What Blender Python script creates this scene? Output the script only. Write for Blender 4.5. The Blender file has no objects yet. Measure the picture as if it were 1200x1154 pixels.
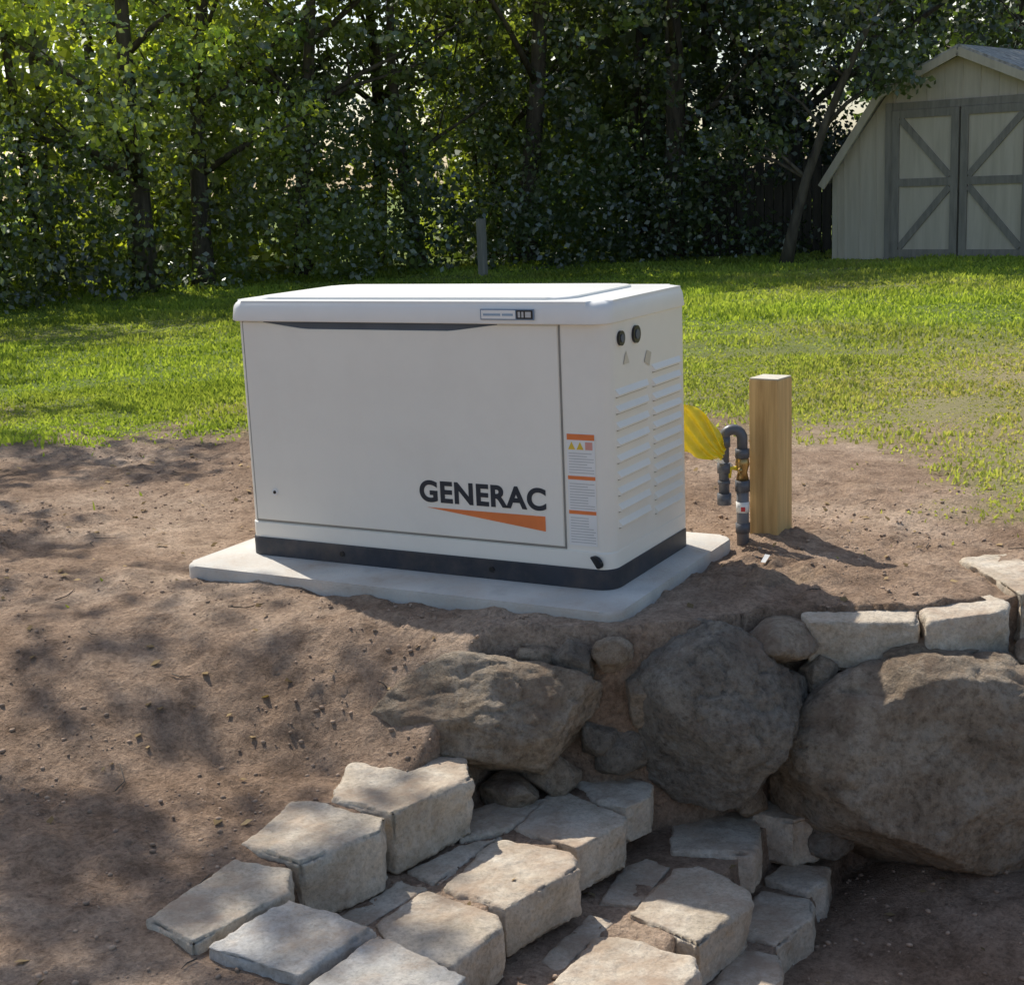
import bpy, bmesh, math, random
import numpy as np
from mathutils import Vector, Matrix
random.seed(3); rng=np.random.default_rng(7)
scene=bpy.context.scene
# ---------------------------------------------------------------- helpers
def h3(ix,iy,iz,s):
    n=(ix*374761393+iy*668265263+iz*1442695041+s*974634777)&0xffffffff
    n=((n^(n>>13))*1274126177)&0xffffffff
    n=n^(n>>16)
    return (n&0xffff)/65535.0*2-1
def noise3(p,s=0):
    p=np.asarray(p,float); i=np.floor(p).astype(np.int64); f=p-i; f=f*f*(3-2*f)
    r=0
    for dx in (0,1):
        for dy in (0,1):
            for dz in (0,1):
                w=(f[:,0] if dx else 1-f[:,0])*(f[:,1] if dy else 1-f[:,1])*(f[:,2] if dz else 1-f[:,2])
                r=r+w*h3(i[:,0]+dx+5000,i[:,1]+dy+5000,i[:,2]+dz+5000,s)
    return r
def fbm(p,o=4,s=0,g=.5):
    r=0;a=1;p=np.asarray(p,float)
    for k in range(o):
        r=r+a*noise3(p*(2**k)+k*17.3,s+k); a*=g
    return r
def n2(x,y,sc,o=4,s=0,g=.5):
    sh=np.shape(x); P=np.stack([np.ravel(x)*sc,np.ravel(y)*sc,np.zeros(np.size(x))+.37],1)
    return fbm(P,o,s,g).reshape(sh)
def sm(t): t=np.clip(t,0,1); return t*t*(3-2*t)
def link(o,parent=None):
    scene.collection.objects.link(o)
    if parent: o.parent=parent
    return o
def empty(name,loc=(0,0,0)):
    e=bpy.data.objects.new(name,None); e.empty_display_size=.2; e.location=loc; return link(e)
def mesh_obj(name,v,f,mat=None,parent=None,smooth=False):
    me=bpy.data.meshes.new(name); me.from_pydata([tuple(a) for a in v],[],[tuple(a) for a in f]); me.update()
    if mat: me.materials.append(mat)
    if smooth: me.polygons.foreach_set("use_smooth",[True]*len(me.polygons))
    return link(bpy.data.objects.new(name,me),parent)
def fast_mesh(name,V,F,mat,parent=None,smooth=False,col=None,k=4):
    me=bpy.data.meshes.new(name); n=len(V); m=len(F)
    me.vertices.add(n); me.vertices.foreach_set("co",np.ascontiguousarray(V,dtype=np.float32).ravel())
    me.loops.add(m*k); me.loops.foreach_set("vertex_index",np.ascontiguousarray(F,dtype=np.int32).ravel())
    me.polygons.add(m); me.polygons.foreach_set("loop_start",np.arange(0,m*k,k,dtype=np.int32))
    if smooth: me.polygons.foreach_set("use_smooth",np.ones(m,dtype=bool))
    me.update(calc_edges=True)
    if col is not None:
        a=me.color_attributes.new("lc",'FLOAT_COLOR','POINT')
        c=np.ones((n,4),np.float32); c[:,:col.shape[1]]=col; a.data.foreach_set("color",c.ravel())
    me.materials.append(mat)
    return link(bpy.data.objects.new(name,me),parent)
def bm_obj(name,bm,mat,parent=None,smooth=False):
    me=bpy.data.meshes.new(name); bmesh.ops.recalc_face_normals(bm,faces=bm.faces); bm.to_mesh(me); bm.free()
    me.materials.append(mat)
    if smooth: me.polygons.foreach_set("use_smooth",[True]*len(me.polygons))
    return link(bpy.data.objects.new(name,me),parent)
def box(name,c,s,mat,parent=None,bev=0.0,rot=None):
    bm=bmesh.new(); bmesh.ops.create_cube(bm,size=1); bmesh.ops.scale(bm,vec=s,verts=bm.verts)
    if bev: bmesh.ops.bevel(bm,geom=bm.edges[:],offset=bev,segments=2,affect='EDGES',profile=.5)
    if rot is not None: bmesh.ops.rotate(bm,cent=(0,0,0),matrix=rot,verts=bm.verts)
    bmesh.ops.translate(bm,vec=c,verts=bm.verts)
    return bm_obj(name,bm,mat,parent)
def tube(pts,rad,seg=10,cap=True):
    pts=[Vector(p) for p in pts]; V=[];F=[]
    prev=None
    for i,p in enumerate(pts):
        d=(pts[min(i+1,len(pts)-1)]-pts[max(i-1,0)]).normalized()
        if prev is None:
            a=Vector((0,0,1)) if abs(d.z)<.9 else Vector((1,0,0))
            u=d.cross(a).normalized()
        else: u=(prev-d*prev.dot(d)).normalized()
        prev=u; w=d.cross(u)
        for k in range(seg):
            t=2*math.pi*k/seg; V.append(p+(u*math.cos(t)+w*math.sin(t))*rad[i])
    for i in range(len(pts)-1):
        for k in range(seg):
            a=i*seg+k;b=i*seg+(k+1)%seg; F.append((a,b,b+seg,a+seg))
    if cap: F.append(tuple(range(seg))[::-1]); F.append(tuple(range((len(pts)-1)*seg,len(pts)*seg)))
    return V,F
def join(parts):
    V=[];F=[]
    for v,f in parts:
        o=len(V); V+=list(v); F+=[tuple(i+o for i in q) for q in f]
    return V,F
# ---------------------------------------------------------------- materials
def newmat(name):
    m=bpy.data.materials.new(name); m.use_nodes=True; nt=m.node_tree
    for n in list(nt.nodes): nt.nodes.remove(n)
    out=nt.nodes.new("ShaderNodeOutputMaterial"); return m,nt,out
def N(nt,t,**kw):
    n=nt.nodes.new(t)
    for k,v in kw.items():
        if k in n.inputs: n.inputs[k].default_value=v
        else: setattr(n,k,v)
    return n
def c4(c): return (c[0],c[1],c[2],1)
def ramp(nt,fac,stops):
    r=nt.nodes.new("ShaderNodeValToRGB"); e=r.color_ramp.elements
    while len(e)<len(stops): e.new(.5)
    for i,(p,c) in enumerate(stops): e[i].position=p; e[i].color=c4(c)
    nt.links.new(fac,r.inputs[0]); return r.outputs[0]
def mixc(nt,fac,a,b,mode='MIX'):
    m=nt.nodes.new("ShaderNodeMix"); m.data_type='RGBA'; m.blend_type=mode
    for s,v in ((0,fac),(6,a),(7,b)):
        if isinstance(v,bpy.types.NodeSocket): nt.links.new(v,m.inputs[s])
        else: m.inputs[s].default_value=v if s==0 else c4(v)
    return m.outputs[2]
def noise_n(nt,scale,detail=6,rough=.55,coord=None,dist=0):
    n=N(nt,"ShaderNodeTexNoise"); n.inputs["Scale"].default_value=scale; n.inputs["Detail"].default_value=detail
    n.inputs["Roughness"].default_value=rough; n.inputs["Distortion"].default_value=dist
    if coord is None:
        g=nt.nodes.new("ShaderNodeNewGeometry"); coord=g.outputs["Position"]
    nt.links.new(coord,n.inputs["Vector"]); return n.outputs["Fac"]
def simple(name,col,rough=.6,metal=0,var=.08,vs=8,bump=0,bs=200,spec=.5,dirt=0,det=3):
    m,nt,out=newmat(name); b=N(nt,"ShaderNodeBsdfPrincipled"); nt.links.new(b.outputs[0],out.inputs[0])
    f=noise_n(nt,vs,det); lo=[c*(1-var*1.6) for c in col]; hi=[min(1,c*(1+var*1.2)) for c in col]
    c=ramp(nt,f,[(.3,lo),(.7,hi)])
    if dirt:
        f2=noise_n(nt,5,8,.7); g=ramp(nt,f2,[(.45,(0,0,0)),(.75,(1,1,1))])
        mm=N(nt,"ShaderNodeMath",operation='MULTIPLY'); nt.links.new(g,mm.inputs[0]); mm.inputs[1].default_value=dirt
        c=mixc(nt,mm.outputs[0],c,(.30,.21,.14))
    nt.links.new(c,b.inputs["Base Color"])
    b.inputs["Roughness"].default_value=rough; b.inputs["Metallic"].default_value=metal
    b.inputs["Specular IOR Level"].default_value=spec
    if bump:
        bn=N(nt,"ShaderNodeBump"); bn.inputs["Strength"].default_value=bump; bn.inputs["Distance"].default_value=.004
        nt.links.new(noise_n(nt,bs),bn.inputs["Height"]); nt.links.new(bn.outputs[0],b.inputs["Normal"])
    return m
def rock_mat(name,cols,dirtc=(.34,.23,.155),dirt=.6,scale=7,lich=.3,fine=60,bump=.6,bd=.012,con=.55,lc=(.50,.46,.39)):
    m,nt,out=newmat(name); b=N(nt,"ShaderNodeBsdfPrincipled"); nt.links.new(b.outputs[0],out.inputs[0])
    f=noise_n(nt,scale,9,.70,dist=.8)
    c=ramp(nt,f,[(.30,cols[0]),(.45,cols[1]),(.56,cols[2]),(.70,cols[3])])
    sp=noise_n(nt,fine,5,.78); c=mixc(nt,con,c,ramp(nt,sp,[(.32,(.35,.33,.31)),(.5,(.95,.95,.95)),(.68,(1.3,1.3,1.3))]),'MULTIPLY')
    l=ramp(nt,noise_n(nt,scale*2.3,8,.78),[(.54,(0,0,0)),(.62,(1,1,1))])
    ml=N(nt,"ShaderNodeMath",operation='MULTIPLY'); nt.links.new(l,ml.inputs[0]); ml.inputs[1].default_value=lich
    c=mixc(nt,ml.outputs[0],c,lc)
    g=nt.nodes.new("ShaderNodeNewGeometry"); sx=nt.nodes.new("ShaderNodeSeparateXYZ"); nt.links.new(g.outputs["Normal"],sx.inputs[0])
    d=noise_n(nt,6,8,.72)
    a=N(nt,"ShaderNodeMath",operation='MULTIPLY_ADD'); nt.links.new(sx.outputs[2],a.inputs[0]); a.inputs[1].default_value=.10; nt.links.new(d,a.inputs[2])
    dr=ramp(nt,a.outputs[0],[(.54,(0,0,0)),(.72,(1,1,1))])
    mm=N(nt,"ShaderNodeMath",operation='MULTIPLY'); nt.links.new(dr,mm.inputs[0]); mm.inputs[1].default_value=dirt
    c=mixc(nt,mm.outputs[0],c,dirtc); nt.links.new(c,b.inputs["Base Color"]); b.inputs["Roughness"].default_value=.9
    b.inputs["Specular IOR Level"].default_value=.25
    bn=N(nt,"ShaderNodeBump"); bn.inputs["Strength"].default_value=bump; bn.inputs["Distance"].default_value=bd
    h=N(nt,"ShaderNodeMath",operation='MULTIPLY_ADD'); nt.links.new(noise_n(nt,scale*4,9,.75),h.inputs[0]); h.inputs[1].default_value=2.0
    nt.links.new(sp,h.inputs[2]); nt.links.new(h.outputs[0],bn.inputs["Height"]); nt.links.new(bn.outputs[0],b.inputs["Normal"])
    return m
def leaf_mat(name,trans=.35,gl=.12,rough=.4,tcol=(1.9,2.0,.7)):
    m,nt,out=newmat(name); a=N(nt,"ShaderNodeVertexColor"); a.layer_name="lc"
    d=N(nt,"ShaderNodeBsdfDiffuse"); t=N(nt,"ShaderNodeBsdfTranslucent")
    nt.links.new(a.outputs[0],d.inputs[0])
    tc=mixc(nt,1.0,a.outputs[0],tcol,'MULTIPLY'); nt.links.new(tc,t.inputs[0])
    m1=N(nt,"ShaderNodeMixShader"); m1.inputs[0].default_value=trans; nt.links.new(d.outputs[0],m1.inputs[1]); nt.links.new(t.outputs[0],m1.inputs[2])
    sh=m1
    if gl:
        g=N(nt,"ShaderNodeBsdfGlossy"); g.inputs["Roughness"].default_value=rough; g.inputs["Color"].default_value=(.85,.88,.85,1)
        m2=N(nt,"ShaderNodeMixShader"); m2.inputs[0].default_value=gl; nt.links.new(m1.outputs[0],m2.inputs[1]); nt.links.new(g.outputs[0],m2.inputs[2]); sh=m2
    nt.links.new(sh.outputs[0],out.inputs[0]); return m
cream=simple("cream_paint",(.88,.84,.74),.38,var=.015,vs=2,bump=.05,bs=400,dirt=.07)
creamlid=simple("lid_paint",(.88,.87,.82),.35,var=.02,vs=2,bump=.04,bs=400,dirt=.06)
slate=simple("dark_base",(.026,.031,.042),.55,var=.15,dirt=.30)
seam=simple("seam_dark",(.30,.285,.25),.8)
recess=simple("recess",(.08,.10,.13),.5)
blackp=simple("black_plastic",(.012,.012,.013),.35)
navy=simple("lettering_navy",(.02,.028,.04),.45)
orange=simple("orange_print",(.85,.22,.055),.5)
labelw=simple("label_white",(.84,.83,.79),.5,var=.03)
yel=simple("label_yellow",(.8,.55,.05),.5)
pinkp=simple("label_pink",(.75,.35,.28),.5)
greyt=simple("print_grey",(.54,.53,.51),.6)
conc=simple("pad_concrete",(.64,.61,.55),.9,var=.14,vs=10,bump=.6,bs=120,dirt=.8,det=8)
pvc=simple("grey_pvc",(.11,.115,.13),.4,var=.1)
pvcd=simple("grey_pvc_light",(.17,.17,.18),.4,var=.1)
brass=simple("brass",(.45,.30,.12),.35,metal=.9)
redp=simple("red_print",(.6,.05,.05),.5)
yellow=simple("yellow_plastic",(.90,.68,.02),.35,var=.1,vs=20)
def wood_mat(name,c1,c2,sc=(40,40,2.5),rough=.75,bump=.2):
    m,nt,out=newmat(name); b=N(nt,"ShaderNodeBsdfPrincipled"); nt.links.new(b.outputs[0],out.inputs[0])
    tc=nt.nodes.new("ShaderNodeTexCoord"); mp=nt.nodes.new("ShaderNodeMapping"); mp.inputs["Scale"].default_value=sc
    nt.links.new(tc.outputs["Object"],mp.inputs[0]); f=noise_n(nt,1,6,.6,coord=mp.outputs[0],dist=.5)
    nt.links.new(ramp(nt,f,[(.3,c1),(.65,c2)]),b.inputs["Base Color"]); b.inputs["Roughness"].default_value=rough
    bn=N(nt,"ShaderNodeBump"); bn.inputs["Strength"].default_value=bump; bn.inputs["Distance"].default_value=.004
    nt.links.new(f,bn.inputs["Height"]); nt.links.new(bn.outputs[0],b.inputs["Normal"]); return m
pine=wood_mat("treated_pine",(.42,.25,.09),(.70,.47,.20))
pinetop=wood_mat("post_endgrain",(.5,.45,.36),(.65,.6,.5),(30,30,30))
shedw=wood_mat("shed_siding",(.48,.42,.33),(.59,.52,.42),(14,14,1.2),.85)
shedt=wood_mat("shed_trim_grey",(.20,.18,.155),(.30,.27,.23),(20,20,3),.85)
fencew=wood_mat("old_fence_wood",(.03,.025,.02),(.07,.06,.05),(20,20,2),.9)
bark=wood_mat("bark",(.035,.028,.022),(.13,.11,.085),(12,12,2.5),.95,.8)
shing=simple("roof_shingle",(.42,.40,.37),.9,var=.3,vs=14,bump=.6,bs=40)
# ---------------------------------------------------------------- terrain
def wall_y(x): return np.interp(x,[-5,.3,.75,1.1,1.3,1.5,1.62,1.8,2.0,2.2,2.45,2.9,6],[-.4,-.4,-.40,-.30,-.235,-.12,.05,.15,.25,.44,.8,1.6,3])
def gmask(x,y):
    ye=np.interp(x,[-9,-6,-3.2,-2.5,-2.0,-1.4,.6,1.4,2.1,4,9],[-2.5,-.6,.3,1.0,1.8,2.3,1.7,1.25,.85,.7,.5])
    return (y-ye)
def ground_h(x,y):
    x=np.asarray(x,float);y=np.asarray(y,float)
    q=sm((x+.4)/1.3)
    wdt=1.5-1.02*q
    base=-.028-.265*sm((-.30-y)/wdt)*(.55+.45*q)
    base=base-.02*sm((-.9-y)/1.2)*(1-q)
    inn=(x>1.02)&(y>-1.43)&(y<wall_y(x))
    st=np.where(x>1.84,-.75,np.where(x>1.69,-.672,np.where(x>1.37,-.560,-.430)))
    st=np.where((y<-1.27)&(x>1.3),-.430,st)
    st=np.where((x>1.84),-.75+.10*sm((y+.45)/.5)*sm((x-1.8)/.3),st)
    rim=np.clip((x-1.02)/.04,0,1)*np.clip((y+1.43)/.04,0,1)*np.clip((wall_y(x)-y)/.06,0,1)
    rim=rim*np.where(inn,1,0)
    h=base*(1-rim)+st*rim
    near=1-sm((np.hypot(x-1,y)-5)/6)
    g=sm(gmask(x,y)/1.0)
    blk=np.clip(np.exp(-(((x-1.0)/.16)**2))*((y<-.55)&(y>-1.7))+np.exp(-(((y+1.50)/.17)**2))*(x>.9)*(x<1.8),0,1)
    amp=(1-g*.6)*(1-.5*rim)*(1-.7*blk)
    lump=np.clip(n2(x,y,2.1,2,31)+.2,0,1)
    rg1=np.abs(n2(x,y,11,4,9,.6)); rg2=np.abs(n2(x,y,34,3,13,.6))
    h=h+near*amp*(.016*n2(x,y,1.7,3,1)+.010*n2(x,y,6,3,5)*(1-.3*g)+(.007+.008*lump)*(rg1-.3)+.005*(rg2-.3))+ (1-near)*.05*n2(x,y,.25,2,20)
    h=h-.014*np.exp(-(((y+1.50)/.16)**2))*np.clip((x-1.0)/.1,0,1)*(x<2.0)
    h=h+(.012+.012*rg1)*np.exp(-(((x-.78)/.16)**2+((y+.55)/.10)**2)) +.025*np.exp(-(((x-1.42)/.16)**2+((y-.82)/.13)**2))
    h=h+(.01+.02*rg1)*np.exp(-(((x-1.55)/.2)**2+((y-.40)/.18)**2))
    dx=np.maximum(np.maximum(-.115-x,x-1.325),0); dy=np.maximum(np.maximum(-.185-y,y-.69),0); dd=np.hypot(dx,dy)
    k=1-sm(dd/.12)
    flat=-.034+.012*n2(x,y,7,3,33)+.010*(rg1-.3)
    ins=(dx<=0)&(dy<=0)
    h=np.where(ins,np.where((x>-.09)&(x<1.30)&(y>-.16)&(y<.66),-.06,flat),np.where(rim>.01,h,h*(1-k)+flat*k))
    return h
def axis(lo,hi,step,outs):
    a=list(np.arange(lo,hi,step)); 
    x=hi; s=step
    while x<outs: a.append(x); s*=1.12; x+=s
    a.append(outs); x=lo; s=step; b=[]
    while True:
        s*=1.12; x-=s
        if x<-outs: break
        b.append(x)
    b.append(-outs)
    return np.array(b[::-1]+a)
XS=axis(-2.2,2.6,.011,400); YS=axis(-1.8,1.9,.011,400)
GX,GY=np.meshgrid(XS,YS); GZ=ground_h(GX,GY)
V=np.stack([GX.ravel(),GY.ravel(),GZ.ravel()],1); nx=len(XS); ny=len(YS)
ii=(np.arange(ny-1)[:,None]*nx+np.arange(nx-1)[None,:]).ravel()
F=np.stack([ii,ii+1,ii+nx+1,ii+nx],1)
def gfun(x,y): return gmask(x,y)+1.3*n2(x,y,.9,4,40)+.5*n2(x,y,5,3,44)
gv=sm(gfun(GX,GY)/2.0)
def dryf(x,y): return np.clip(sm((x+1.0)/2.5)*(1-sm((y-4.5)/3))*.7+.45*np.clip(n2(x,y,.5,3,60),0,1),0,1)
col=np.stack([gv.ravel(),dryf(GX,GY).ravel(),np.zeros(gv.size)],1)
gmat,nt,out=newmat("ground_soil")
b=N(nt,"ShaderNodeBsdfPrincipled"); nt.links.new(b.outputs[0],out.inputs[0])
vc=N(nt,"ShaderNodeVertexColor"); vc.layer_name="lc"; sep=nt.nodes.new("ShaderNodeSeparateColor"); nt.links.new(vc.outputs[0],sep.inputs[0])
f1=noise_n(nt,1.3,9,.68); f2=noise_n(nt,12,9,.74); f3=noise_n(nt,80,4,.78)
dc=ramp(nt,f1,[(.32,(.29,.195,.13)),(.5,(.44,.315,.225)),(.66,(.60,.46,.345))])
dc=mixc(nt,.85,dc,ramp(nt,f2,[(.30,(.40,.36,.33)),(.5,(.92,.90,.88)),(.68,(1.2,1.18,1.16))]),'MULTIPLY')
dc=mixc(nt,.7,dc,ramp(nt,f3,[(.32,(.45,.44,.43)),(.6,(1.2,1.2,1.2))]),'MULTIPLY')
gc=ramp(nt,noise_n(nt,3,8,.7),[(.3,(.10,.15,.03)),(.6,(.19,.25,.055)),(.8,(.30,.31,.10))])
gc=mixc(nt,sep.outputs[1],gc,(.40,.33,.19))
fc=mixc(nt,sep.outputs[0],dc,gc); nt.links.new(fc,b.inputs["Base Color"]); b.inputs["Roughness"].default_value=.95; b.inputs["Specular IOR Level"].default_value=.15
bn=N(nt,"ShaderNodeBump"); bn.inputs["Strength"].default_value=.9; bn.inputs["Distance"].default_value=.022
h=N(nt,"ShaderNodeMath",operation='ADD'); nt.links.new(f2,h.inputs[0]); nt.links.new(f3,h.inputs[1]); nt.links.new(h.outputs[0],bn.inputs["Height"]); nt.links.new(bn.outputs[0],b.inputs["Normal"])
fast_mesh("ground",V,F,gmat,smooth=True,col=col)
# ---------------------------------------------------------------- grass blades
def blades(name,P,hh,ww,col,mat,parent=None):
    n=len(P); a=rng.uniform(0,2*math.pi,n); lean=rng.normal(0,.5,n)*hh; la=rng.uniform(0,2*math.pi,n)
    dx=np.stack([np.cos(a),np.sin(a),np.zeros(n)],1)*ww[:,None]*.5
    top=P+np.stack([np.cos(la)*lean,np.sin(la)*lean,hh],1)
    mid=P+np.stack([np.cos(la)*lean*.35,np.sin(la)*lean*.35,hh*.55],1)
    V=np.concatenate([P-dx,P+dx,mid+dx*.8,top,mid-dx*.8],0)
    i=np.arange(n)
    me=bpy.data.meshes.new(name); m=n*2
    loops=np.concatenate([np.stack([i,i+n,i+2*n,i+4*n],1).ravel(),np.stack([i+4*n,i+2*n,i+3*n],1).ravel()])
    ls=np.concatenate([np.arange(n)*4,4*n+np.arange(n)*3])
    me.vertices.add(5*n); me.vertices.foreach_set("co",V.astype(np.float32).ravel())
    me.loops.add(len(loops)); me.loops.foreach_set("vertex_index",loops.astype(np.int32))
    me.polygons.add(m); me.polygons.foreach_set("loop_start",ls.astype(np.int32))
    me.update(calc_edges=True)
    c=np.ones((5*n,4),np.float32); c[:,:3]=np.tile(col,(5,1)); at=me.color_attributes.new("lc",'FLOAT_COLOR','POINT'); at.data.foreach_set("color",c.ravel())
    me.materials.append(mat); return link(bpy.data.objects.new(name,me),parent)
grassm=leaf_mat("grass_blade",.45,0,.5,(1.9,1.85,.8))
cam0=np.array([2.82,-3.42])
def sample_grass(n,d0,d1):
    az=np.radians(rng.uniform(-54,-4,n)); d=d0+(d1-d0)*rng.uniform(0,1,n)
    x=cam0[0]+d*np.sin(az); y=cam0[1]+d*np.cos(az); return x,y,d
xs=[];ys=[];ds=[]
for n,a,bb in ((130000,4.2,9.0),(110000,9,20)):
    x,y,d=sample_grass(n,a,bb); xs.append(x);ys.append(y);ds.append(d)
x=np.concatenate(xs);y=np.concatenate(ys);d=np.concatenate(ds)
g=gfun(x,y)
dr=dryf(x,y)
p=sm(g/2.0)*(1-.55*dr)+.001
keep=(rng.uniform(0,1,len(x))<p)&~((x>-.3)&(x<1.45)&(y>-.3)&(y<.8))
x,y,d,dr,g=x[keep],y[keep],d[keep],dr[keep],g[keep]
tuft=.6+.5*np.clip(n2(x,y,2.2,3,70),-.6,1)
hh=(.018+.0026*d)*tuft*rng.uniform(.6,1.4,len(x))*(1-.35*dr); ww=.003+.0014*d
mixr=rng.uniform(0,1,len(x))[:,None]; 
gcol=(1-mixr)*np.array([.155,.225,.042])+mixr*np.array([.33,.40,.09])
gcol=gcol*(1+.3*n2(x,y,.8,3,80))[:,None]
dd=((dr*.65+.2*np.clip(n2(x,y,1.5,3,85),0,1))*rng.uniform(0.2,1.4,len(x)))[:,None].clip(0,1); gcol=gcol*(1-dd)+dd*np.array([.45,.39,.22])
P=np.stack([x,y,ground_h(x,y)-.004],1)
blades("lawn_grass",P,hh,ww*np.ones(len(x)),gcol,grassm)
# ---------------------------------------------------------------- generator
gen=empty("standby_generator")
def rprism(name,x0,x1,y0,y1,z0,z1,r,mat,bt=0,bb=0,taper=0,seg=8,parent=gen):
    bm=bmesh.new(); pts=[]
    for cx,cy,a0 in ((x1-r,y0+r,-90),(x1-r,y1-r,0),(x0+r,y1-r,90),(x0+r,y0+r,180)):
        for k in range(seg+1):
            a=math.radians(a0+90*k/seg); pts.append((cx+r*math.cos(a),cy+r*math.sin(a)))
    lo=[bm.verts.new((p[0],p[1],z0)) for p in pts]
    cx=(x0+x1)/2;cy=(y0+y1)/2
    hi=[bm.verts.new((cx+(p[0]-cx)*(1-taper/(x1-x0)*2),cy+(p[1]-cy)*(1-taper/(y1-y0)*2),z1)) for p in pts]
    n=len(pts)
    for k in range(n): bm.faces.new((lo[k],lo[(k+1)%n],hi[(k+1)%n],hi[k]))
    ft=bm.faces.new(hi); fb=bm.faces.new(lo[::-1])
    if bt: bmesh.ops.bevel(bm,geom=[e for e in ft.edges],offset=bt,segments=4,affect='EDGES',profile=.5)
    if bb:
        bm.faces.ensure_lookup_table(); fb=min(bm.faces,key=lambda f:f.calc_center_median().z)
        bmesh.ops.bevel(bm,geom=[e for e in fb.edges],offset=bb,segments=2,affect='EDGES',profile=.5)
    o=bm_obj(name,bm,mat,parent,smooth=True)
    md=o.modifiers.new("es",'EDGE_SPLIT'); md.split_angle=math.radians(35); return o
L=1.23;D=.56
rprism("base_skirt",-.004,L+.004,-.004,D+.004,.0,.056,.055,slate,bt=.006)
rprism("enclosure",.004,L,.006,D,.05,.725,.042,cream)
rprism("lower_rail",.002,L+.001,.001,D,.056,.102,.045,cream,bt=.004)
rprism("lid",-.012,L+.008,-.016,D+.01,.716,.776,.055,creamlid,bt=.024,bb=.005,taper=.006)
rprism("lid_crown",.05,L-.13,.04,D-.05,.77,.783,.06,creamlid,bt=.008)
def plate(name,poly,y0,y1,mat,bev=0,parent=gen):
    bm=bmesh.new(); a=[bm.verts.new((p[0],y0,p[1])) for p in poly]; f=bm.faces.new(a)
    r=bmesh.ops.extrude_face_region(bm,geom=[f]); vs=[v for v in r['geom'] if isinstance(v,bmesh.types.BMVert)]
    bmesh.ops.translate(bm,vec=(0,y1-y0,0),verts=vs)
    if bev:
        es=[e for e in bm.edges if all(abs(v.co.y-min(y0,y1))<1e-6 for v in e.verts)]
        bmesh.ops.bevel(bm,geom=es,offset=bev,segments=2,affect='EDGES')
    return bm_obj(name,bm,mat,parent)
top=[]
for k in range(41):
    x=.04+(1.088-.04)*k/40; t=(x-.12)/(.90-.12)
    dz=.0 if t<=0 or t>=1 else .018*min(1,math.sin(math.pi*t)*1.8)
    top.append((x,.712-dz))
door=[(1.088,.112),(.04,.112)]+top
plate("front_panel",door,0.0,.008,cream,.002)
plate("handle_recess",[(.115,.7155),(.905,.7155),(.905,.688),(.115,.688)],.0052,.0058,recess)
for nm,a in (("panel_seam",[(.0345,.11),(.0395,.11),(.0395,.714),(.0345,.714)]),("panel_seam_side",[(1.0885,.11),(1.0935,.11),(1.0935,.714),(1.0885,.714)]),("panel_seam_bottom",[(.0345,.1045),(1.0935,.1045),(1.0935,.1115),(.0345,.1115)])):
    plate(nm,a,.0048,.0056,seam)
# lettering
cu=bpy.data.curves.new("lettering",'FONT'); cu.body="GENERAC"; cu.size=1; cu.extrude=.01; cu.offset=.034; cu.space_character=1.08
to=bpy.data.objects.new("t",cu); link(to); dg=bpy.context.evaluated_depsgraph_get(); me=bpy.data.meshes.new_from_object(to.evaluated_get(dg)); bpy.data.objects.remove(to)
co=np.array([v.co for v in me.vertices]); mn=co.min(0);mx=co.max(0)
for v in me.vertices:
    u=(v.co.x-mn[0])/(mx[0]-mn[0]); w=(v.co.y-mn[1])/(mx[1]-mn[1]); q=(v.co.z-mn[2])/(mx[2]-mn[2])
    v.co=(.632+.405*u,-.0006-.0008*q,.207+.064*w)
me.materials.clear(); me.materials.append(navy); link(bpy.data.objects.new("lettering",me),gen)
plate("orange_wedge",[(.655,.192),(1.033,.192),(1.033,.150)],-.0012,-.0004,orange)
lx0,lx1=1.103,1.186
plate("warning_label",[(lx0,.118),(lx1,.118),(lx1,.425),(lx0,.425)],.0042,.0055,labelw)
for i,z in enumerate((.408,.300,.205)):
    plate("label_header_%d"%i,[(lx0+.001,z),(lx1-.001,z),(lx1-.001,z+(.016 if i==0 else .010)),(lx0+.001,z+(.016 if i==0 else .010))],.0036,.0041,orange)
for i,xx in enumerate((1.107,1.132,1.158)):
    if i<2: plate("label_triangle_%d"%i,[(xx,.382),(xx+.021,.382),(xx+.0105,.403)],.0036,.0041,yel)
    else: plate("label_symbol",[(xx,.382),(xx+.021,.382),(xx+.021,.403),(xx,.403)],.0036,.0041,pinkp)
k=0
for z in list(np.arange(.318,.378,.0075))+list(np.arange(.220,.294,.0075))+list(np.arange(.126,.2,.0075)):
    w=lx1-.004-random.choice([0,0,.006,.02]); k+=1
    plate("label_print_%d"%k,[(lx0+.005,z),(w,z),(w,z+.0022),(lx0+.005,z+.0022)],.0037,.0041,greyt)
plate("name_plate",[(.868,.728),(1.03,.728),(1.03,.757),(.868,.757)],-.019,-.0155,simple("plate_blue",(.18,.26,.36),.4))
plate("name_plate_face",[(.871,.731),(.975,.731),(.975,.754),(.871,.754)],-.0198,-.0188,labelw)
plate("name_plate_dark",[(.978,.731),(1.027,.731),(1.027,.754),(.978,.754)],-.0198,-.0188,blackp)
for i,(a,bq) in enumerate(((.877,.93),(.935,.968),)): plate("name_plate_print_%d"%i,[(a,.739),(bq,.739),(bq,.745),(a,.745)],-.0203,-.0197,simple("pb%d"%i,(.3,.4,.5),.5))
for i,(a,bq) in enumerate(((.983,.990),(.994,1.0),(1.005,1.022))): plate("name_plate_mark_%d"%i,[(a,.735),(bq,.735),(bq,.75),(a,.75)],-.0203,-.0197,greyt)
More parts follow.
